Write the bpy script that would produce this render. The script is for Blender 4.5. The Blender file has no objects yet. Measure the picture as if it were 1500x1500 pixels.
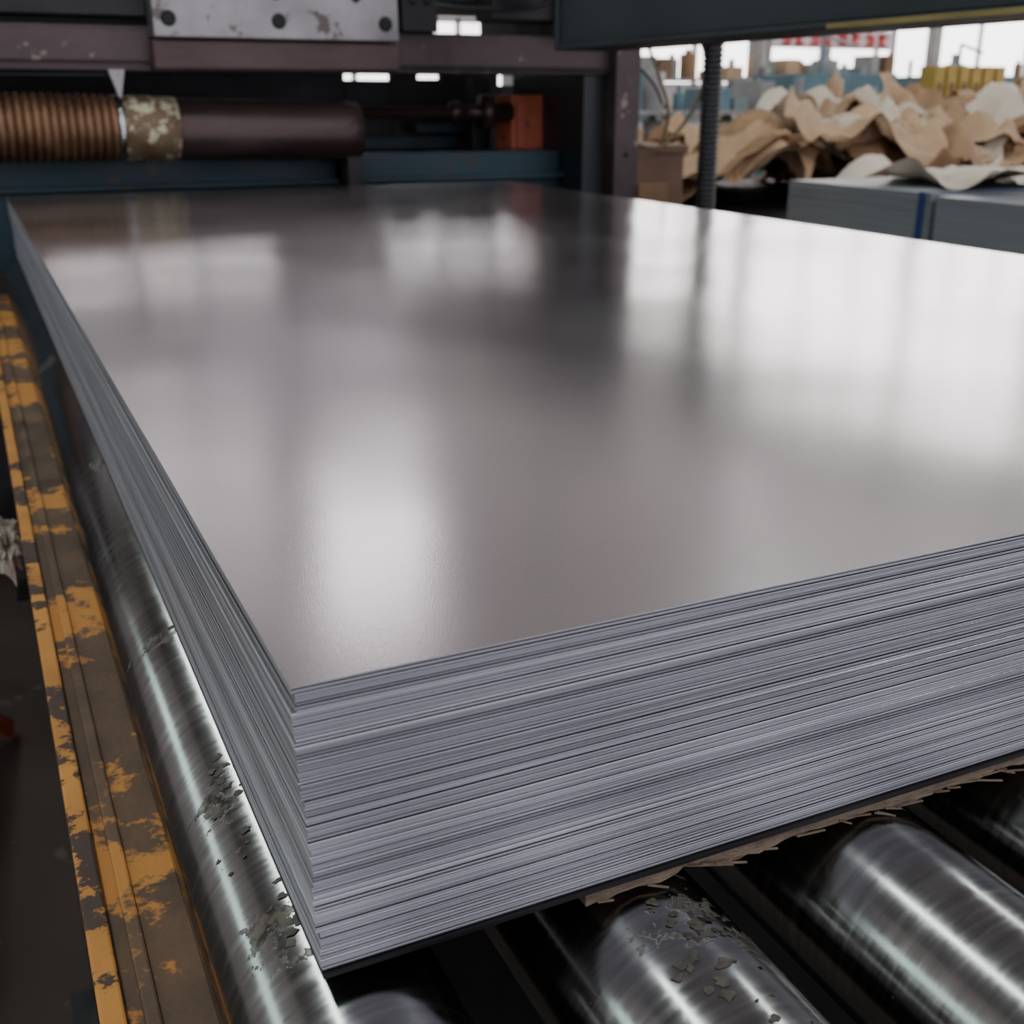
import bpy, bmesh, math, random
from mathutils import Vector, Matrix, noise
random.seed(7)
S = bpy.context.scene
T = 0.95           # top of the sheet stack above the floor

# ------------------------------------------------------------ materials
def nt(name):
    m = bpy.data.materials.new(name); m.use_nodes = True
    t = m.node_tree; b = t.nodes['Principled BSDF']
    return m, t, b
def coords(t, sc=(1,1,1)):
    c = t.nodes.new('ShaderNodeTexCoord')
    if sc==(1,1,1): return c.outputs['Object']
    mp = t.nodes.new('ShaderNodeMapping')
    mp.inputs['Scale'].default_value = sc
    t.links.new(c.outputs['Object'], mp.inputs['Vector']); return mp.outputs['Vector']
def noi(t, vec, scale, detail=4, rough=.6):
    n = t.nodes.new('ShaderNodeTexNoise'); n.inputs['Scale'].default_value = scale
    n.inputs['Detail'].default_value = detail; n.inputs['Roughness'].default_value = rough
    t.links.new(vec, n.inputs['Vector']); return n.outputs['Fac']
def ramp(t, fac, stops):
    r = t.nodes.new('ShaderNodeValToRGB'); e = r.color_ramp.elements
    while len(e) < len(stops): e.new(.5)
    for i,(p,c) in enumerate(stops):
        e[i].position = p; e[i].color = (c[0],c[1],c[2],1) if not isinstance(c,(int,float)) else (c,c,c,1)
    t.links.new(fac, r.inputs['Fac']); return r.outputs['Color']
def mix(t, fac, a, b, mode='MIX'):
    m = t.nodes.new('ShaderNodeMix'); m.data_type='RGBA'; m.blend_type=mode
    if isinstance(fac,(int,float)): m.inputs[0].default_value=fac
    else: t.links.new(fac, m.inputs[0])
    for s,i in ((a,6),(b,7)):
        if isinstance(s,tuple): m.inputs[i].default_value=(s[0],s[1],s[2],1)
        else: t.links.new(s, m.inputs[i])
    return m.outputs[2]
def math_(t, op, a, b=None):
    m=t.nodes.new('ShaderNodeMath'); m.operation=op
    for s,i in ((a,0),(b,1)):
        if s is None: continue
        if isinstance(s,(int,float)): m.inputs[i].default_value=s
        else: t.links.new(s,m.inputs[i])
    return m.outputs[0]
def bump(t, b, h, strength=.3, dist=.002):
    n = t.nodes.new('ShaderNodeBump'); n.inputs['Strength'].default_value=strength
    n.inputs['Distance'].default_value=dist
    t.links.new(h, n.inputs['Height']); t.links.new(n.outputs['Normal'], b.inputs['Normal']); return n
def mk(name, c1, c2, scale=6, metal=0., r=(.4,.6), bmp=.2, sc=(1,1,1), c3=None, th=.6, s3=8, metal3=0):
    m,t,b = nt(name); v = coords(t, sc)
    n = noi(t, v, scale, 3)
    col = ramp(t, n, [(.3,c1),(.7,c2)])
    b.inputs['Metallic'].default_value = metal
    if c3:
        v2 = coords(t); n2 = noi(t, v2, s3, 6, .7)
        mask = ramp(t, n2, [(th,0.),(th+.03,1.)])
        col = mix(t, mask, col, c3)
        if metal > 0:
            mm = ramp(t, n2, [(th,metal),(th+.03,float(metal3))]); t.links.new(mm, b.inputs['Metallic'])
    t.links.new(col, b.inputs['Base Color'])
    rr = ramp(t, n, [(.3,r[0]),(.7,r[1])]); t.links.new(rr, b.inputs['Roughness'])
    if bmp>=.2: bump(t, b, noi(t, coords(t,sc), scale*6, 3), bmp, .002)
    return m
def emi(name, c, s, var=0.12):
    m,t,b = nt(name)
    n = noi(t, coords(t), .8, 0)
    col = ramp(t, n, [(.3,tuple(x*(1-var) for x in c)),(.7,c)])
    t.links.new(col, b.inputs['Emission Color']); b.inputs['Emission Strength'].default_value = s
    b.inputs['Base Color'].default_value=(.3,.3,.3,1); b.inputs['Roughness'].default_value=.3
    return m

# top face of galvanised sheet
m_top,t,b = nt('galvanised_sheet_face')
v = coords(t)
n1 = noi(t, v, 1.6, 3)
g = noi(t, v, 1100, 1)
col = ramp(t, n1, [(.35,(.74,.70,.715)),(.65,(.86,.825,.83))])
col = mix(t, .20, col, ramp(t, g, [(.35,.35),(.65,.95)]))
t.links.new(col, b.inputs['Base Color']); b.inputs['Metallic'].default_value=1
rr = ramp(t, noi(t, v, 2.2, 3), [(.3,.165),(.7,.22)]); t.links.new(rr, b.inputs['Roughness'])
bp = bump(t, b, g, .10, .0003)
bp2 = t.nodes.new('ShaderNodeBump'); bp2.inputs['Strength'].default_value=.45; bp2.inputs['Distance'].default_value=.009
t.links.new(noi(t, v, 2.6, 1), bp2.inputs['Height']); t.links.new(bp2.outputs['Normal'], bp.inputs['Normal'])

# cut edges
m_edge,t,b = nt('sheet_cut_edge')
at = t.nodes.new('ShaderNodeAttribute'); at.attribute_name='tone'
v = coords(t,(1.2,1.2,300))
n1 = noi(t, v, 1.5, 2)
c = ramp(t, at.outputs['Fac'], [(0.,(.20,.198,.222)),(.5,(.46,.455,.50)),(1.,(.85,.84,.89))])
c = mix(t, .20, c, ramp(t, n1, [(.3,(.28,.275,.31)),(.7,(.74,.735,.79))]))
t.links.new(c, b.inputs['Base Color']); b.inputs['Metallic'].default_value=.70
b.inputs['Roughness'].default_value=.40

# rollers; dirt sits in worn patches
ROLL_PATCH=[((0.0,.176,.80),.042),((-.004,.055,.80),.036),((0.0,.374,.80),.026),((.178,-.03,.80),.050),((.165,.06,.80),.035),((.0,.80,.80),.03),((-.01,1.35,.8),.05),((.31,.02,.80),.025),((.60,.3,.8),.05)]
m_roll,t,b = nt('worn_steel_roller')
v = coords(t); vs = coords(t,(8,70,8))
n1 = noi(t, v, 55, 6, .7); n2 = noi(t, vs, 3, 4)
c = ramp(t, n2, [(.3,(.31,.305,.30)),(.7,(.46,.455,.45))])
tot=None
for p,r in ROLL_PATCH:
    d=t.nodes.new('ShaderNodeVectorMath'); d.operation='DISTANCE'; t.links.new(v,d.inputs[0]); d.inputs[1].default_value=p
    f=ramp(t, math_(t,'DIVIDE',d.outputs['Value'],r), [(.25,1.),(1.,0.)])
    tot=f if tot is None else math_(t,'MAXIMUM',tot,f)
pm=math_(t,'ADD',math_(t,'MULTIPLY',tot,.21),n1)
dm = ramp(t, pm, [(.70,0.),(.73,1.)])
dirt = ramp(t, noi(t, v, 120, 3), [(.4,(.035,.030,.025)),(.6,(.13,.115,.09))])
c = mix(t, .6, c, ramp(t, noi(t, v, 6, 4), [(.35,(.30,.285,.27)),(.65,(.90,.90,.90))]), 'MULTIPLY')
c = mix(t, dm, c, dirt)
t.links.new(c, b.inputs['Base Color'])
t.links.new(ramp(t, pm, [(.70,1.),(.73,.1)]), b.inputs['Metallic'])
t.links.new(ramp(t, n2, [(.3,.14),(.7,.24)]), b.inputs['Roughness'])
bump(t, b, dm, .5, .0008)

m_flake = mk('peeling_grime', (.035,.030,.024),(.12,.105,.085), 140, .0, (.6,.85), .1)
m_rust = mk('rusted_brown_paint', (.055,.033,.021),(.15,.088,.050), 16, .1, (.5,.75), .5, c3=(.50,.21,.04), th=.54, s3=7)
m_rusto = mk('orange_paint_chipped', (.40,.16,.03),(.60,.27,.055), 14, .0, (.5,.8), .4, c3=(.06,.035,.025), th=.52, s3=20)
m_darkst = mk('dark_oily_steel', (.018,.017,.018),(.045,.040,.042), 8, .6, (.35,.6), .1)
m_purple = mk('worn_brown_steel', (.050,.033,.034),(.10,.068,.068), 5, .4, (.35,.55), .25, c3=(.25,.19,.15), th=.62, s3=22)
m_blue = mk('dark_blue_paint', (.008,.026,.036),(.016,.048,.062), 4, .1, (.35,.6), .1, c3=(.04,.03,.025), th=.60, s3=12)
m_teal = mk('dark_slate_paint', (.011,.015,.018),(.020,.027,.031), 3, .1, (.35,.55), .1)
m_plate = mk('ground_steel_plate', (.24,.22,.22),(.38,.36,.36), 9, .85, (.3,.45), .1, c3=(.12,.10,.09), th=.60, s3=14, metal3=.6)
m_bolt = mk('black_bolt', (.012,.012,.012),(.03,.03,.03), 30, .7, (.35,.5), .1)
m_copper = mk('bronze_bellows', (.16,.08,.042),(.31,.175,.095), 14, .6, (.35,.5), .1)
m_sleeve = mk('worn_cream_paint', (.16,.10,.06),(.24,.17,.10), 12, .2, (.45,.6), .3, c3=(.62,.56,.38), th=.52, s3=22)
m_tube = mk('brown_tube_paint', (.055,.032,.03),(.10,.062,.058), 4, .45, (.3,.45), .1, sc=(1,4,4))
m_bright = mk('bright_steel', (.5,.5,.5),(.7,.7,.7), 20, 1., (.2,.35), .1)
m_red = mk('orange_red_paint', (.34,.07,.03),(.50,.13,.06), 12, .0, (.45,.65), .2, c3=(.12,.04,.03), th=.6, s3=20)
m_rubber = mk('black_rubber', (.010,.010,.012),(.025,.025,.028), 12, 0, (.45,.6), .1)
m_cable = mk('cable_jacket', (.10,.07,.035),(.18,.13,.06), 12, 0, (.45,.6), .1)
m_yellow = mk('yellow_paint', (.42,.27,.05),(.58,.38,.09), 8, 0, (.4,.6), .1)
m_yellowd = mk('faded_yellow_paint', (.14,.105,.03),(.22,.165,.05), 8, 0, (.4,.6), .1)
m_wood = mk('splintered_board', (.09,.065,.045),(.30,.22,.15), 10, 0, (.7,.9), .9, sc=(2,14,14))
m_floor = mk('grimy_concrete', (.018,.010,.007),(.050,.031,.022), 3, 0, (.7,.9), .4, c3=(.08,.055,.042), th=.62, s3=7)
m_wall = mk('painted_wall', (.42,.37,.37),(.52,.465,.465), 1, 0, (.7,.8), .05)
m_ceil = mk('ceiling_panels', (.30,.28,.28),(.38,.355,.355), 1, 0, (.7,.8), .05)
m_frame = mk('window_frame_paint', (.30,.31,.31),(.4,.40,.40), 3, 0, (.5,.6), .05)
m_k1 = mk('kraft_wrap_tan', (.38,.23,.125),(.60,.40,.24), 4, 0, (.6,.8), .1)
m_k2 = mk('kraft_wrap_cream', (.52,.42,.31),(.76,.66,.53), 4, 0, (.6,.8), .1)
m_k3 = mk('kraft_wrap_brown', (.22,.12,.06),(.38,.225,.115), 4, 0, (.6,.8), .1)
m_sheet2 = mk('blue_grey_sheet_edge', (.24,.255,.27),(.36,.38,.40), 3, .4, (.4,.55), .1, sc=(1,1,90))
m_strap = mk('blue_strap', (.015,.035,.14),(.02,.05,.2), 10, 0, (.35,.5), .05)
m_mblue = mk('machine_blue', (.08,.15,.18),(.14,.24,.28), 3, 0, (.4,.6), .05)
m_mgrey = mk('machine_grey', (.22,.21,.20),(.36,.34,.33), 3, 0, (.4,.6), .05)
m_mgreen = mk('machine_green', (.15,.20,.18),(.22,.29,.26), 3, 0, (.4,.6), .05)
m_brown = mk('brown_carton', (.16,.085,.05),(.25,.14,.08), 4, 0, (.6,.8), .1)
m_banner = mk('red_banner', (.6,.05,.05),(.75,.1,.1), 2, 0, (.5,.7), 0)
m_board = mk('pale_signboard', (.7,.6,.6),(.8,.7,.7), 2, 0, (.5,.7), 0)
m_win = emi('window_daylight', (1.,.94,.93), 5.0)
m_winlo = emi('window_daylight_soft', (1.,.93,.95), 3.2)
m_winp = emi('window_high_daylight', (1.,.94,.97), 5.2)
m_glowdim = emi('window_frosted', (1.,.88,.92), .85)  # weak pinkish glow, added to lift part of the sheet's reflection
m_glowgreen = emi('window_daylight_green', (.75,1.,.95), 4.2)  # added glow that tints the left side of the stack teal
m_fill = emi('skylight_panel', (.88,1.,.98), 24.0)  # glow of the added ceiling strips
m_scrap = mk('plastic_scrap', (.22,.19,.15),(.45,.40,.33), 20, 0, (.4,.6), .1)

# ------------------------------------------------------------ builders
class B:
    def __init__(s): s.bm = bmesh.new(); s.mats=[]
    def mi(s, m):
        if m not in s.mats: s.mats.append(m)
        return s.mats.index(m)
    def poly(s, pts, m, smooth=False):
        f = s.bm.faces.new([s.bm.verts.new(p) for p in pts]); f.material_index=s.mi(m); f.smooth=smooth; return f
    def box(s, x0,x1,y0,y1,z0,z1, m, M=None):
        P=[(x,y,z) for x in (x0,x1) for y in (y0,y1) for z in (z0,z1)]
        V=[s.bm.verts.new((M@Vector(p)) if M else p) for p in P]; i=s.mi(m)
        for q in ((0,1,3,2),(4,6,7,5),(0,4,5,1),(2,3,7,6),(0,2,6,4),(1,5,7,3)):
            f=s.bm.faces.new([V[k] for k in q]); f.material_index=i
    def bar(s, a, c, w, h, m):
        a=Vector(a); c=Vector(c); d=(c-a); L=d.length; d.normalize()
        up=Vector((0,0,1)) if abs(d.z)<.9 else Vector((1,0,0))
        r=d.cross(up).normalized(); u=r.cross(d)
        M=Matrix((( r.x,d.x,u.x,a.x),(r.y,d.y,u.y,a.y),(r.z,d.z,u.z,a.z),(0,0,0,1)))
        s.box(-w/2,w/2,0,L,-h/2,h/2,m,M)
    def lathe(s, o, d, prof, m, n=40, caps=True):
        o=Vector(o); d=Vector(d).normalized()
        up=Vector((0,0,1)) if abs(d.z)<.9 else Vector((1,0,0))
        r=d.cross(up).normalized(); u=r.cross(d); i=s.mi(m); rings=[]
        for tt,rad in prof:
            rings.append([s.bm.verts.new(o+d*tt+(r*math.cos(2*math.pi*k/n)+u*math.sin(2*math.pi*k/n))*rad) for k in range(n)])
        for A,C in zip(rings,rings[1:]):
            for k in range(n):
                f=s.bm.faces.new((A[k],A[(k+1)%n],C[(k+1)%n],C[k])); f.material_index=i; f.smooth=True
        if caps:
            for R in (rings[0],rings[-1]):
                try: f=s.bm.faces.new(R); f.material_index=i
                except ValueError: pass
    def tube(s, pts, rad, m, n=10):
        P=[Vector(p) for p in pts]; Q=[]
        for k in range(len(P)-1):
            p0=P[max(k-1,0)];p1=P[k];p2=P[k+1];p3=P[min(k+2,len(P)-1)]
            for j in range(8):
                x=j/8; Q.append(.5*((2*p1)+(-p0+p2)*x+(2*p0-5*p1+4*p2-p3)*x*x+(-p0+3*p1-3*p2+p3)*x**3))
        Q.append(P[-1]); i=s.mi(m); rings=[]; ref=Vector((.3,.9,.1)).normalized()
        for k,q in enumerate(Q):
            d=(Q[min(k+1,len(Q)-1)]-Q[max(k-1,0)]).normalized(); r=d.cross(ref).normalized(); u=r.cross(d)
            rings.append([s.bm.verts.new(q+(r*math.cos(2*math.pi*j/n)+u*math.sin(2*math.pi*j/n))*rad) for j in range(n)])
        for A,C in zip(rings,rings[1:]):
            for k in range(n):
                f=s.bm.faces.new((A[k],A[(k+1)%n],C[(k+1)%n],C[k])); f.material_index=i; f.smooth=True
        for R in (rings[0],rings[-1]):
            f=s.bm.faces.new(R); f.material_index=i
    def done(s, name, parent=None, bevel=0, recalc=True):
        if recalc: bmesh.ops.recalc_face_normals(s.bm, faces=s.bm.faces)
        me=bpy.data.meshes.new(name); s.bm.to_mesh(me); s.bm.free()
        for m in s.mats: me.materials.append(m)
        o=bpy.data.objects.new(name,me); S.collection.objects.link(o)
        if parent: o.parent=parent
        if bevel:
            md=o.modifiers.new('bevel','BEVEL'); md.width=bevel; md.segments=2; md.limit_method='ANGLE'; md.angle_limit=math.radians(50)
        return o
def empty(name):
    e=bpy.data.objects.new(name,None); S.collection.objects.link(e); e.empty_display_size=.1; return e

# ------------------------------------------------------------ the stack of sheets
def sheet_stack(name, X0,X1,Y0,Y1,ztop,H,n,mt,me_,jit=.0006,lean=0.,seg=(26,40)):
    bm=bmesh.new(); tone=bm.faces.layers.float.new('tonef')
    pitch=H/n
    rnd=random.Random(11)
    dx=dy=0; drift=0
    for i in range(n):
        z1=ztop-i*pitch; q=rnd.random(); gap=pitch*(.18 if q<.80 else (.28 if q<.96 else .45))
        if i<1: gap=pitch*.35
        z0=z1-pitch+gap
        if rnd.random()<.10: dx=rnd.gauss(0,jit); dy=rnd.gauss(0,jit*.6)
        ox=dx+rnd.gauss(0,jit*.45)+lean*(i/n); oy=dy+rnd.gauss(0,jit*.30)
        if i==0: ox=oy=0
        drift=.85*drift+rnd.gauss(0,.05)
        tn=min(1,max(0,rnd.gauss(.5,.13)+drift))
        if rnd.random()<.08: tn=rnd.choice([.12,.2,.9,1.])
        pts=[]
        for k in range(seg[0]): pts.append((X0+(X1-X0)*k/seg[0],Y0,0,-1))
        for k in range(seg[1]): pts.append((X1,Y0+(Y1-Y0)*k/seg[1],1,0))
        for k in range(seg[0]): pts.append((X1-(X1-X0)*k/seg[0],Y1,0,1))
        for k in range(seg[1]): pts.append((X0,Y1-(Y1-Y0)*k/seg[1],-1,0))
        b_=pitch*.13
        rings=[]
        for zz,ins in ((z1,b_),(z1-b_,0),(z0+b_,0),(z0,b_)):
            R=[]
            for (x,y,nx,ny) in pts:
                w=noise.noise(Vector((x*2.2,y*2.2,i*.30)))*pitch*.5*(0 if i==0 else 1)
                e=noise.noise(Vector((x*5,y*5,i*3.1)))*jit*.6
                cx= 1 if x<(X0+X1)/2 else -1; cy=1 if y<(Y0+Y1)/2 else -1
                sx=ins*cx if (nx or x in (X0,X1)) else 0; sy=ins*cy if (ny or y in (Y0,Y1)) else 0
                R.append(bm.verts.new((x+ox+sx+e*abs(nx),y+oy+sy+e*abs(ny),zz+w)))
            rings.append(R)
        L=len(pts)
        for A,C in zip(rings,rings[1:]):
            for k in range(L):
                f=bm.faces.new((A[k],C[k],C[(k+1)%L],A[(k+1)%L])); f.material_index=1; f[tone]=tn
        f=bm.faces.new(rings[0]); f.material_index=0
        f=bm.faces.new(list(reversed(rings[-1]))); f.material_index=0
    bmesh.ops.recalc_face_normals(bm, faces=bm.faces)
    me=bpy.data.meshes.new(name); bm.to_mesh(me)
    vals=[f[tone] for f in bm.faces]; bm.free()
    a=me.attributes.new('tone','FLOAT','FACE'); a.data.foreach_set('value',vals)
    me.materials.append(mt); me.materials.append(me_)
    o=bpy.data.objects.new(name,me); S.collection.objects.link(o); return o
stack=empty('steel_sheet_stack')
o=sheet_stack('sheets',0,1.22,0,2.44,T,.130,92,m_top,m_edge,lean=.004,jit=.0005); o.parent=stack
bb=B(); bb.box(.004,1.222,-.002,2.442,T-.1325,T-.1305,m_darkst)
bb.done('base_sheet',stack)
bm=B(); i=bm.mi(m_wood)
for (x0,x1,ya,yb) in ((.125,.62,.001,.10),(.60,1.10,.003,.11),(.10,1.16,1.1,1.2),(.10,1.16,2.2,2.3)):
    n=90; rows=[]
    for k in range(n+1):
        x=x0+(x1-x0)*k/n
        j=noise.noise(Vector((x*30,ya*9,1)))*.004+noise.noise(Vector((x*120,ya,4)))*.003
        jz=noise.noise(Vector((x*22,ya,9)))*.0018
        rows.append([bm.bm.verts.new(p) for p in ((x,ya+j,T-.133),(x,ya+j-.001,T-.1395+jz),(x,yb,T-.140),(x,yb,T-.133))])
    for A,C in zip(rows,rows[1:]):
        for q in range(4):
            f=bm.bm.faces.new((A[q],C[q],C[(q+1)%4],A[(q+1)%4])); f.material_index=i
    bm.bm.faces.new(rows[0]).material_index=i; bm.bm.faces.new(rows[-1]).material_index=i
for k in range(60):
    x=random.uniform(.13,1.08); y=random.uniform(-.003,.003); L=random.uniform(.006,.02)
    bm.bar((x,y,T-.138),(x+L,y-random.uniform(-.001,.005),T-.1385-random.uniform(0,.002)),.0010,.0007,m_wood)
bm.done('packing_board',stack)

# ------------------------------------------------------------ roller conveyor
cf=empty('roller_conveyor')
R=.050; ZR=T-.1428-R
RX=[.020+.137*k for k in range(10)]
for k,x in enumerate(RX):
    bb=B()
    bb.lathe((x,-.62,ZR),(0,1,0),[(-.06,.014),(0,.014),(0,.044),(.003,R-.002),(.006,R),(3.10,R),(3.104,R-.002),(3.107,.044),(3.107,.014),(3.165,.014)],m_roll,72)
    rc=random.Random(30+k)
    cl={0:[(.176,.026,-.25,22),(.057,.026,-.25,22),(.374,.015,-.3,8),(.115,.02,-.5,6)],1:[(-.037,.035,.15,36),(.03,.03,0,12)]}.get(k,[])
    for (yc,sp,thc,cnt) in cl:
        for q in range(cnt):
            th=thc+rc.gauss(0,.20); y=yc+rc.gauss(0,sp*.6); s=rc.uniform(.0008,.0034); rot=rc.uniform(0,6.3)
            ii=bb.mi(m_flake)
            N=11; ring=[]
            lift=rc.uniform(0,.0006)
            for a in range(N):
                ang=2*math.pi*a/N+rot; rr=s*rc.uniform(.4,1.25)
                uu=math.cos(ang)*rr*1.3; vv=math.sin(ang)*rr
                t2=th+uu/R; rad=R+.0003+lift*max(0,math.cos(ang-rot))
                ring.append(bb.bm.verts.new((x+math.sin(t2)*rad,y+vv,ZR+math.cos(t2)*rad)))
            c=bb.bm.verts.new((x+math.sin(th)*(R+.0005),y,ZR+math.cos(th)*(R+.0005)))
            for a in range(N):
                f=bb.bm.faces.new((ring[a],ring[(a+1)%N],c)); f.material_index=ii
    bb.done('roller_%d'%(k+1),cf,recalc=False)
bb=B()
z=T-.222
bb.box(-.072,-.026,-.66,2.56,z-.006,z,m_rust)
bb.box(-.080,-.068,-.66,2.56,z-.11,z+.006,m_rusto)
bb.box(-.072,-.034,-.66,2.56,z-.11,z-.104,m_rust)
bb.box(-.060,-.052,-.66,2.56,z,z+.003,m_rust)
bb.done('side_channel',cf,.0015)
bb=B()
x1=RX[-1]+.075
bb.box(x1,x1+.008,-.66,2.56,z-.11,z+.006,m_rust); bb.box(x1-.035,x1,-.66,2.56,z-.006,z,m_rust)
bb.done('far_channel',cf,.0015)
for nm,ya in (('end_beam_near',-.70),('end_beam_far',2.50)):
    bb=B(); bb.box(-.078,x1+.008,ya,ya+.04,z-.12,ZR+.020,m_darkst)
    bb.done(nm,cf,.002)
bb=B()
for x in (-.16,x1-.06):
    for y in (-.60,.9,2.45):
        bb.box(x+.08,x+.13,y,y+.06,0,z-.11,m_darkst)
        bb.box(x+.05,x+.16,y-.03,y+.09,0,.012,m_darkst)
for y in (-.58,.92,2.47): bb.box(-.08,x1,y,y+.04,z-.17,z-.12,m_darkst)
bb.bar((-.055,.1,.12),(-.055,.85,z-.13),.03,.02,m_darkst)
bb.bar((-.055,1.0,z-.13),(-.055,1.7,.12),.03,.02,m_darkst)
bb.box(.0,1.25,-.6,2.4,.10,.13,m_darkst)
bb.done('legs_and_drip_tray',cf,.002)

ob=empty('floor_jack_stand')
bb=B()
bb.bar((-.62,1.55,.02),(-.34,1.25,.50),.035,.035,m_red)
bb.bar((-.16,1.75,.02),(-.36,1.22,.50),.035,.035,m_red)
bb.bar((-.50,1.05,.02),(-.36,1.24,.52),.035,.035,m_red)
bb.bar((-.55,1.62,.10),(-.18,1.62,.14),.02,.02,m_red)
bb.lathe((-.35,1.24,.46),(0,0,1),[(0,.03),(.10,.03),(.10,.055),(.115,.055)],m_darkst,24)
bb.done('jack_frame',ob,.003)
bb=B(); bb.tube([(-.9,1.6,.03),(-.6,1.35,.05),(-.35,1.5,.04),(-.25,1.3,.06),(-.3,1.0,.03),(-.6,.8,.03)],.010,m_mgrey)
bb.done('air_hose')
def crumple(name, c, s, mat, seed, flat=(1,1,1), sub=4, amp=.55):
    bm=bmesh.new(); bmesh.ops.create_icosphere(bm, subdivisions=sub, radius=1)
    for v in bm.verts:
        p=v.co.copy(); q=p*2.2+Vector((seed,seed*2,0))
        k=1+amp*noise.noise(q)+amp*.6*noise.noise(q*2.7)-amp*.5*abs(noise.noise(q*4))
        v.co=Vector((p.x*k*s*flat[0]+c[0],p.y*k*s*flat[1]+c[1],p.z*k*s*flat[2]+c[2]))
    me=bpy.data.meshes.new(name); bm.to_mesh(me); bm.free(); me.materials.append(mat)
    o=bpy.data.objects.new(name,me); S.collection.objects.link(o); return o
crumple('plastic_film_scrap',(-.094,.86,T-.240),.020,m_scrap,3.3,(.5,1,1.3),4,1.1).parent=cf

# ------------------------------------------------------------ shearing machine behind the stack
mc=empty('sheet_shearing_machine')
YF=2.64
bb=B()
bb.box(-1.3,1.72,YF,YF+.14,T+.265,T+.365,m_purple)
bb.box(-1.3,.37,YF-.02,YF+.02,T+.285,T+.355,m_purple)
bb.box(.97,1.63,YF-.015,YF,T+.275,T+.285,m_darkst)
bb.done('cross_beam',mc,.004)
bb=B()
bb.box(.37,.97,YF-.085,YF-.005,T+.338,T+.56,m_plate)
for x in (.405,.665,.935):
    for zz in (.378,.50):
        bb.lathe((x,YF-.083,T+zz),(0,-1,0),[(0,.018),(.004,.018),(.008,.014)],m_bolt,20)
for x in (.66,.86): bb.lathe((x,YF-.083,T+.437),(0,-1,0),[(0,.013),(.006,.012)],m_bolt,20)
bb.done('clamp_plate',mc,.003)
bb=B()
bb.box(.365,.975,YF-.075,YF-.001,T+.268,T+.334,m_tube)
bb.done('clamp_jaw',mc,.006)
bb=B()
bb.box(-1.3,1.10,YF+.14,YF+.62,T+.36,T+.54,m_teal)
bb.box(1.10,1.50,YF+.10,YF+.62,T+.45,T+.54,m_teal)
bb.box(1.50,1.72,YF+.02,YF+.62,T+.36,T+.54,m_darkst)
bb.box(-1.3,.37,YF+.0,YF+.10,T+.385,T+.50,m_darkst)
bb.box(1.0,1.10,YF-.03,YF+.05,T+.365,T+.50,m_darkst)
bb.box(1.26,1.50,YF-.02,YF+.1,T+.40,T+.52,m_darkst)
for x in (1.03,1.07): bb.lathe((x,YF-.03,T+.44),(0,-1,0),[(0,.010),(.01,.010)],m_bolt,12)
bb.tube([(1.0,YF-.02,T+.44),(1.2,YF-.03,T+.425),(1.40,YF-.03,T+.44),(1.44,YF-.03,T+.49)],.006,m_rubber)
bb.done('upper_housing',mc,.005)
bb=B()
bb.box(1.632,1.712,YF-.04,YF+.10,0,T+.40,m_purple)
bb.box(1.61,1.73,YF-.07,YF+.13,0,.02,m_purple)
bb.box(-1.34,-1.24,YF-.04,YF+.10,0,T+.40,m_purple)
for zz in (.05,-.2): bb.lathe((1.672,YF-.04,T+zz),(0,-1,0),[(0,.008),(.006,.008)],m_bolt,6)
bb.done('posts',mc,.004)
bb=B()
bb.box(-1.24,1.56,YF+.16,YF+.26,T-.30,T+.058,m_blue)
bb.box(-1.24,1.60,YF+.13,YF+.17,T-.02,T-.005,m_blue)
bb.box(-1.24,1.60,YF+.2,YF+.66,0,T-.30,m_darkst)
bb.box(.86,.88,YF+.10,YF+.17,T-.02,T+.06,m_blue)
bb.done('lower_bed',mc,.004)
bb=B()
bb.box(1.56,1.632,YF+.02,YF+.5,T-.3,T+.27,m_teal)
bb.box(1.40,1.46,YF+.45,YF+.5,T+.02,T+.26,m_darkst)
yr=YF+.64
xs=[(-1.3,1.045,.285),(1.045,1.20,.258),(1.20,1.29,.285),(1.29,1.37,.262),(1.37,1.575,.285),(1.575,1.64,.245),(1.64,1.72,.285)]
for a,c,h in xs: bb.box(a,c,yr,yr+.03,T-.35,T+h,m_darkst)
bb.box(.9,1.4,yr-.05,yr,T+.05,T+.09,m_blue); bb.box(1.02,1.06,yr-.06,yr,T-.1,T+.2,m_blue)
bb.box(1.25,1.5,yr-.08,yr,T+.10,T+.13,m_blue)
bb.done('rear_wall',mc,.003)
ax=(-.75,YF+.075,T+.155)
dirv=Vector((1.67,.0,-.035)).normalized()
bb=B()
prof=[]
p=0.
while p<1.03:
    prof+= [(p,.066),(p+.004,.078),(p+.010,.080),(p+.014,.078),(p+.018,.066)]; p+=.0195
bb.lathe(ax,dirv,prof,m_copper,48)
bb.done('bellows',mc)
bb=B()
bb.lathe(ax,dirv,[(1.03,.07),(1.035,.079),(1.045,.079),(1.045,.076)],m_bright,48)
bb.lathe(ax,dirv,[(1.045,.0775),(1.10,.077),(1.175,.076)],m_sleeve,48)
for q in range(5): bb.lathe(ax,dirv,[(1.062+q*.012,.076),(1.065+q*.012,.080),(1.069+q*.012,.076)],m_sleeve,48)
bb.done('bellows_sleeve',mc)
bb=B()
bb.lathe(ax,dirv,[(1.175,.072),(1.178,.074),(1.60,.074),(1.65,.072),(1.652,.04)],m_tube,48)
bb.box(.86,.90,YF+.04,YF+.18,T-.02,T+.10,m_darkst)
bb.done('drive_tube',mc,0)
bb=B(); bb.box(-.95,-.70,YF-.03,YF+.2,T-.3,T+.27,m_purple); bb.done('bellows_bracket',mc,.004)
bb=B()
bb.box(-.6,.285,YF+.03,YF+.05,T+.255,T+.258,m_blue)
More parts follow.
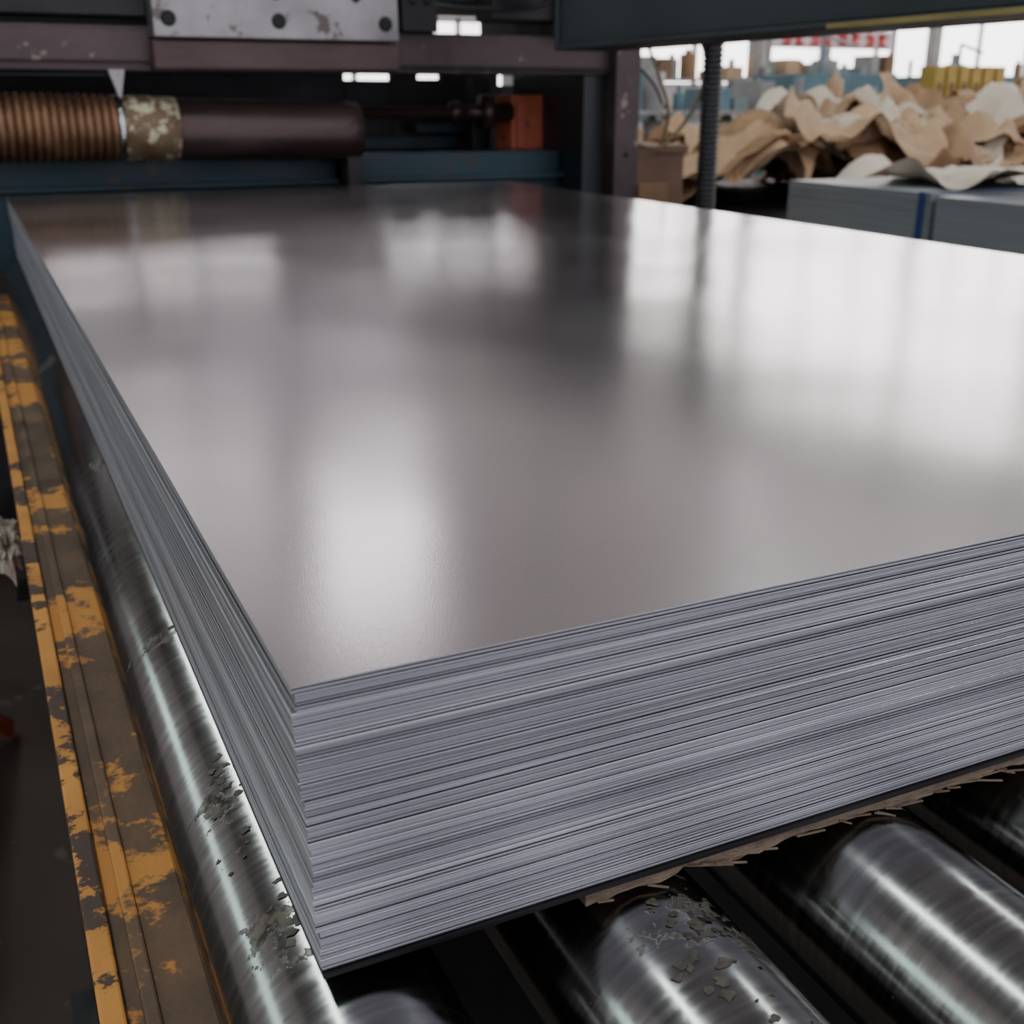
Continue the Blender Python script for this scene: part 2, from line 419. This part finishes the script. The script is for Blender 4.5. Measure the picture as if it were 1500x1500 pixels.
for dy in (0,.01): bb.poly([(.268,YF+dy,T+.268),(.306,YF+dy,T+.268),(.292,YF+dy,T+.205),(.288,YF+dy,T+.205)],m_plate)
bb.poly([(.268,YF,T+.268),(.268,YF+.01,T+.268),(.288,YF+.01,T+.205),(.288,YF,T+.205)],m_plate)
bb.poly([(.306,YF,T+.268),(.306,YF+.01,T+.268),(.292,YF+.01,T+.205),(.292,YF,T+.205)],m_plate)
bb.done('pointer',mc)
bb=B()
bb.box(1.455,1.605,YF+.28,YF+.40,T+.04,T+.215,m_red)
bb.box(1.47,1.50,YF+.27,YF+.28,T+.06,T+.20,m_red)
for zz in (.07,.18): bb.lathe((1.58,YF+.28,T+zz),(0,-1,0),[(0,.008),(.006,.008)],m_bolt,8)
bb.done('gearbox',mc,.004)
bb=B()
bb.lathe((.84,YF+.30,T+.165),(1,0,0),[(0,.016),(.42,.016),(.42,.03),(.45,.03),(.45,.022),(.52,.022),(.52,.05),(.55,.05),(.55,.03),(.62,.03)],m_tube,28)
bb.done('drive_shaft',mc)
# right-hand gantry girder running towards the viewer
bb=B()
xg=1.25; zg=T+.311; ye=2.24
bb.box(xg,xg+.16,-1.2,ye,zg,zg+.010,m_teal); bb.box(xg,xg+.16,-1.2,ye,zg+.14,zg+.15,m_teal)
bb.box(xg+.012,xg+.024,-1.2,ye,zg+.010,zg+.14,m_teal)
bb.box(xg,xg+.16,ye-.012,ye,zg,zg+.15,m_teal)
bb.box(xg+.02,xg+.14,ye-.15,YF+.1,zg+.15,zg+.27,m_teal)
bb.box(1.45,2.02,YF-.06,YF-.0,T+.362,T+.50,m_teal)
bb.done('gantry_girder',mc,.003)
bb=B(); bb.box(xg-.003,xg,-1.2,1.25,zg-.001,zg+.007,m_yellowd); bb.done('girder_edge_stripe',mc)
bb=B(); bb.box(xg+.03,xg+.13,-1.2,-1.1,0,zg,m_teal); bb.done('girder_leg',mc,.004)
bb=B(); prof=[]; p=0
while p<1.30:
    prof+=[(p,.026),(p+.004,.031),(p+.009,.031),(p+.013,.026)]; p+=.015
bb.lathe((1.955,YF-.04,.02),(0,0,1),prof,m_rubber,28)
bb.lathe((1.955,YF-.04,.0),(0,0,1),[(0,.05),(.02,.05),(.02,.026)],m_rubber,28)
bb.done('corrugated_hose',mc)
bb=B()
bb.tube([(1.74,YF,T+.38),(1.80,YF,T+.26),(1.83,YF-.01,T+.16),(1.80,YF,T+.06),(1.715,YF,T+.04)],.005,m_cable)
bb.tube([(1.93,YF,T+.38),(1.95,YF-.02,T+.28),(1.90,YF-.02,T+.16),(1.80,YF-.02,T+.07),(1.715,YF,T+.08)],.006,m_cable)
bb.tube([(1.715,YF,T+.30),(1.77,YF-.02,T+.24),(1.80,YF-.02,T+.19)],.004,m_rubber)
bb.done('hanging_cables',mc)

# ------------------------------------------------------------ second stack and wrapped goods
def stack2(y0,y1,zt,h,ys):
    e=empty('banded_sheet_stack')
    bb=B(); n=60
    for k in range(n):
        jx=random.gauss(0,.0008); z1=T+zt-h*k/n
        bb.box(2.42+jx,3.5+jx,y0+jx,y1+jx,z1-h/n*.9,z1,m_sheet2)
    bb.done('sheets',e)
    bb=B()
    for yb in ys:
        bb.box(2.414,3.506,yb,yb+.020,T+zt,T+zt+.003,m_strap)
        bb.box(2.411,2.414,yb,yb+.020,T+zt-h,T+zt+.003,m_strap)
        bb.box(3.506,3.509,yb,yb+.020,T+zt-h,T+zt+.003,m_strap)
    bb.done('straps',e)
    bb=B(); zb=T+zt-h
    for x in (2.45,2.9,3.35): bb.box(x,x+.1,y0,y1,.12,zb,m_wood)
    for y in (y0+.02,(y0+y1)/2,y1-.12): bb.box(2.42,3.5,y,y+.1,.0,.12,m_wood)
    bb.done('skid',e,.003)
stack2(2.15,2.79,-.052,.45,(2.17,))
stack2(.9,2.128,-.058,.45,(1.1,))

# crumpled wrapping paper: several creased sheets thrown over a heap
def creased(bb, cx,cy,w,d,rot,base,mat,seed,amp=.07,n=64,lift=0.,zmin=-9,ymin=-9,freqs=(1.6,2.3,3.2,4.5,6.5,8.5)):
    rnd=random.Random(seed); i=bb.mi(mat)
    F=[]
    for k in range(12):
        a=rnd.uniform(0,math.pi); fr=rnd.choice(freqs); F.append((math.cos(a)*fr,math.sin(a)*fr,rnd.random(),1/fr**.8))
    ca,sa=math.cos(rot),math.sin(rot); V=[]
    for j in range(n+1):
        row=[]
        for k in range(n+1):
            u=k/n-.5; v=j/n-.5
            u2=u*w*(1+.2*noise.noise(Vector((v*5,seed,0)))); v2=v*d*(1+.2*noise.noise(Vector((u*5,seed,7))))
            x=cx+u2*ca-v2*sa; y=cy+u2*sa+v2*ca
            px=u2+.12*noise.noise(Vector((u2*2.5,v2*2.5,seed))); py=v2+.12*noise.noise(Vector((u2*2.5,v2*2.5,seed+20)))
            h=0
            for (fx,fy,ph,am) in F:
                tt=(px*fx+py*fy+ph)%1.; h+=am*(abs(tt-.5)*4-1)
            h*=amp
            edge=max(abs(u),abs(v))*2
            cu=.10*max(0,edge-.75)*4*noise.noise(Vector((u*3,v*3,seed+3)))
            row.append(bb.bm.verts.new((x+.45*h*ca,max(ymin,y-.45*h*sa),max(T+zmin,base(x,y)+h+cu+lift))))
        V.append(row)
    for j in range(n):
        for k in range(n):
            f=bb.bm.faces.new((V[j][k],V[j][k+1],V[j+1][k+1],V[j+1][k])); f.material_index=i
def gb(x,y,cx,cy,sx,sy,h): return h*math.exp(-((x-cx)/sx)**2-((y-cy)/sy)**2)
def heapz(x,y):
    return T-.20+gb(x,y,3.12,3.95,.36,.5,.23)+gb(x,y,4.0,4.3,.7,.5,.24)+gb(x,y,4.9,4.2,.5,.6,.22)+gb(x,y,3.5,3.6,.5,.3,.08)
bb=B()
rl=random.Random(5)
L=[(3.7,4.4,2.0,1.3,.1,m_k3,1,.05),(3.25,4.15,1.2,.9,.5,m_k1,2,.065),(4.6,4.4,1.5,1.2,-.2,m_k1,3,.055),(3.95,4.3,1.3,1.0,.3,m_k3,4,.065)]
for q in range(22):
    L.append((rl.uniform(2.95,5.0),rl.uniform(3.5,4.35),rl.uniform(.45,.95),rl.uniform(.35,.7),rl.uniform(-1,1),rl.choice([m_k2,m_k1,m_k2,m_k3,m_k1]),30+q,rl.uniform(.045,.068)))
for q,(cx,cy,w,d,r,m,sd,am) in enumerate(L): creased(bb,cx,cy,w,d,r,heapz,m,sd,am,40,.005*q,-.235+.001,3.1)
bb.done('crumpled_kraft_wrap',None,0,recalc=False)
bb=B()
creased(bb,2.98,2.45,.90,.55,.15,lambda x,y:T-.025,m_k2,21,.014,50,zmin=-.0485)
creased(bb,2.98,1.75,.90,.55,-.1,lambda x,y:T-.025,m_k2,22,.014,50,zmin=-.0485)
bb.done('crumpled_kraft_wrap',None,0,recalc=False)
bb=B()
for z0 in [.05+.09*k for k in range(7)]:
    bb.box(2.5,5.45,3.20,3.23,z0,z0+.07,m_darkst); bb.box(2.5,2.53,3.20,5.25,z0,z0+.07,m_darkst)
    bb.box(5.42,5.45,3.20,5.25,z0,z0+.07,m_darkst); bb.box(2.5,5.45,5.22,5.25,z0,z0+.07,m_darkst)
for x in (2.47,3.4,4.4,5.42):
    for y in (3.17,5.22): bb.box(x,x+.06,y,y+.06,0,T-.24,m_darkst)
bb.box(2.5,5.45,3.2,5.25,T-.26,T-.236,m_darkst)
bb.done('slatted_crate',None,.003)
bb=B(); bb.box(1.81,2.03,2.84,3.12,0,T+.04,m_brown); bb.box(1.80,2.04,2.83,3.13,T+.04,T+.065,m_brown); bb.box(1.86,1.97,2.832,2.84,.5,.9,m_k3)
for z0 in (.25,.6): bb.box(1.83,2.01,2.835,2.84,z0,z0+.01,m_darkst)
bb.done('brown_cabinet',None,.004)

# ------------------------------------------------------------ things further into the hall
def press(x,y,w,h,mat,mat2):
    e=empty('press_machine'); bb=B()
    bb.box(x,x+w,y,y+.8,0,.45,mat2); bb.box(x,x+.18,y,y+.8,.45,h,mat); bb.box(x+w-.18,x+w,y,y+.8,.45,h,mat)
    bb.box(x-.04,x+w+.04,y-.04,y+.84,h,h+.18,mat); bb.box(x+.3,x+w-.3,y+.1,y+.6,.8,h,mat2)
    bb.box(x+.25,x+w-.25,y-.05,y+.5,.45,.58,m_mgrey)
    bb.lathe((x+w/2,y+.4,h+.18),(0,0,1),[(0,.13),(.12,.13),(.14,.05),(.24,.05)],m_mgrey,20)
    bb.box(x+w+.05,x+w+.22,y,y+.2,.5,1.2,mat2)
    bb.bar((x+.1,y,h+.18),(x+.1,y,h+.5),.03,.03,mat); bb.bar((x+.1,y,h+.5),(x+w*.6,y+.1,h+.42),.03,.03,m_mgrey)
    bb.done('press_body',e,.01)
press(7.1,8.5,.95,1.20,m_mblue,m_mgrey)
press(9.9,9.6,.9,1.22,m_mblue,m_mgreen)
press(4.9,9.6,.8,1.25,m_mgrey,m_mgreen)
press(11.6,8.9,1.0,1.15,m_mblue,m_mgrey)
bb=B()
for k in range(6):
    x=8.02+.15*k
    bb.box(x,x+.11,7.9,8.1,1.16,1.44,m_yellow); bb.box(x+.03,x+.08,7.89,7.90,1.22,1.30,m_brown)
bb.box(7.95,8.95,7.85,8.15,1.12,1.16,m_mblue)
for x in (7.95,8.4,8.89):
    for y in (7.85,8.09): bb.box(x,x+.06,y,y+.06,0,1.12,m_mblue)
bb.box(7.95,8.95,7.85,8.15,.5,.53,m_mblue)
bb.done('parts_rack',None,.004)
def shelving(x,y,w,hs,seed):
    rnd=random.Random(seed); bb=B()
    for xx in (x,x+w-.04):
        for yy in (y,y+.5): bb.box(xx,xx+.04,yy,yy+.04,0,hs[-1]+.25,m_mgrey)
    for h in hs:
        bb.box(x,x+w,y,y+.54,h,h+.03,m_mgrey); p=x+.06
        while p<x+w-.25:
            ww=rnd.uniform(.08,.26); hh=rnd.uniform(.08,.30)
            mm=rnd.choice([m_brown,m_mgrey,m_k1,m_mgreen,m_k3,m_mgrey,m_mblue,m_k1])
            if rnd.random()<.4: bb.lathe((p+ww/2,y+.25,h+.03),(0,0,1),[(0,ww*.45),(hh,ww*.45),(hh,ww*.2),(hh+.05,ww*.2)],mm,14)
            else: bb.box(p,p+ww,y+.05,y+.4,h+.03,h+.03+hh,mm)
            p+=ww+rnd.uniform(.01,.12)
    bb.done('storage_shelving',None,.004)
shelving(4.0,6.6,1.5,(.3,.7,1.05),1); shelving(5.7,7.0,1.3,(.3,.7,1.0),2); shelving(5.9,11.2,2.6,(.4,.9,1.35),3)
shelving(9.2,12.2,2.6,(.4,.9,1.4),4); shelving(12.6,11.0,2.8,(.4,.9,1.3),5); shelving(6.6,5.9,1.1,(.3,.65,.9),6)
bb=B()
for x,y in ((6.9,13.6),(10.2,13.6),(13.5,13.6)):
    bb.box(x,x+.16,y,y+.16,0,10.4,m_mgrey); bb.box(x-.06,x+.22,y-.06,y+.22,0,.3,m_yellow)
bb.done('hall_columns',None,.01)
bb=B(); bb.box(10.0,12.1,12.95,12.98,T+.86,T+1.10,m_board)
for k in range(8):
    x=10.15+.24*k; d=-.04
    bb.box(x,x+.15,12.93,12.95,T+.93+d,T+.97+d,m_banner); bb.box(x+.05,x+.09,12.93,12.95,T+.93+d,T+1.11+d,m_banner)
    bb.box(x,x+.16,12.93,12.95,T+1.04+d,T+1.08+d,m_banner)
    if k%2: bb.box(x,x+.03,12.93,12.95,T+.95+d,T+1.1+d,m_banner)
    else: bb.box(x+.12,x+.16,12.93,12.95,T+.95+d,T+1.06+d,m_banner)
bb.box(9.95,10.01,12.95,13.0,0,T+1.12,m_mgrey); bb.box(12.1,12.16,12.95,13.0,0,T+1.12,m_mgrey)
bb.done('safety_signboard',None)

# ------------------------------------------------------------ hall shell
X0,X1,Y0,Y1,ZC=-9,22,-7,18,10.5
bb=B(); bb.box(X0,X1,Y0,Y1,-.05,0,m_floor); bb.done('floor')
bb=B(); bb.box(X0,X1,Y1,Y1+.2,0,ZC,m_wall); bb.done('wall_back')
bb=B(); bb.box(X1,X1+.2,Y0,Y1,0,ZC,m_wall); bb.done('wall_right')
bb=B(); bb.box(X0-.2,X0,Y0,Y1,0,ZC,m_wall); bb.done('wall_left')
bb=B(); bb.box(X0,X1,Y0,Y1,ZC,ZC+.1,m_ceil); bb.done('ceiling')
wn=[0]
def window_back(x0,x1,z0,z1,m,nx=3,nz=3):
    wn[0]+=1; e=empty('window_%d'%wn[0])
    bb=B(); bb.box(x0,x1,Y1-.03,Y1-.01,z0,z1,m); bb.done('pane',e)
    bb=B()
    for k in range(nx+1):
        x=x0+(x1-x0)*k/nx; bb.box(x-.04,x+.04,Y1-.09,Y1-.03,z0-.04,z1+.04,m_frame)
    for k in range(nz+1):
        z=z0+(z1-z0)*k/nz; bb.box(x0-.04,x1+.04,Y1-.09,Y1-.03,z-.03,z+.03,m_frame)
    bb.done('mullions',e)
def window_x(x,sgn,y0,y1,z0,z1,m,ny=4,nz=3):
    wn[0]+=1; e=empty('window_%d'%wn[0])
    bb=B(); a,c=sorted((x+sgn*.01,x+sgn*.03)); bb.box(a,c,y0,y1,z0,z1,m); bb.done('pane',e)
    bb=B(); a,c=sorted((x+sgn*.03,x+sgn*.09))
    for k in range(ny+1):
        y=y0+(y1-y0)*k/ny; bb.box(a,c,y-.04,y+.04,z0-.04,z1+.04,m_frame)
    for k in range(nz+1):
        z=z0+(z1-z0)*k/nz; bb.box(a,c,y0-.04,y1+.04,z-.03,z+.03,m_frame)
    bb.done('mullions',e)
window_back(-.5,10.2,1.3,2.35,m_win,12,1)
window_back(.8,4.3,2.95,3.75,m_winlo,3,1)
window_back(6.2,10.0,3.0,3.8,m_winlo,4,1)
window_back(.6,4.0,4.9,8.6,m_glowdim,3,3)  # added glow panel, brightens the top sheet's reflection on the left
window_back(4.7,6.7,7.5,9.4,m_winp,2,2)
window_back(10.8,13.4,1.4,5.7,m_win,2,3)
window_back(13.6,21.6,1.4,7.9,m_win,6,3)
window_x(X1,-1,2,17.5,1.4,9.0,m_win,10,3)
window_x(X0,1,-4,12,3.8,5.2,m_glowgreen,10,2)  # unseen glowing band added for teal light on stack and rollers
sn=0
for x in (-3.2,9.5):  # unseen glowing strips, added for overall light and roller highlights
    sn+=1; bb=B(); bb.box(x,x+.45,-6,12.5,ZC-.03,ZC-.01,m_fill); bb.done('skylight_%d'%sn)

# ------------------------------------------------------------ world, camera
w=bpy.data.worlds.new('hall_daylight'); S.world=w; w.use_nodes=True
bg=w.node_tree.nodes['Background']; bg.inputs['Color'].default_value=(.83,.825,.93,1); bg.inputs['Strength'].default_value=1.5

cd=bpy.data.cameras.new('camera'); cam=bpy.data.objects.new('camera',cd); S.collection.objects.link(cam)
cam.location=(-.0805,-.361,T+.20)
cam.rotation_euler=(math.radians(90-20.1),0,math.radians(-25.1))
cd.sensor_width=36; cd.lens=39.6; cd.clip_start=.02
cd.dof.use_dof=True; cd.dof.focus_distance=.58; cd.dof.aperture_fstop=12.5
S.camera=cam
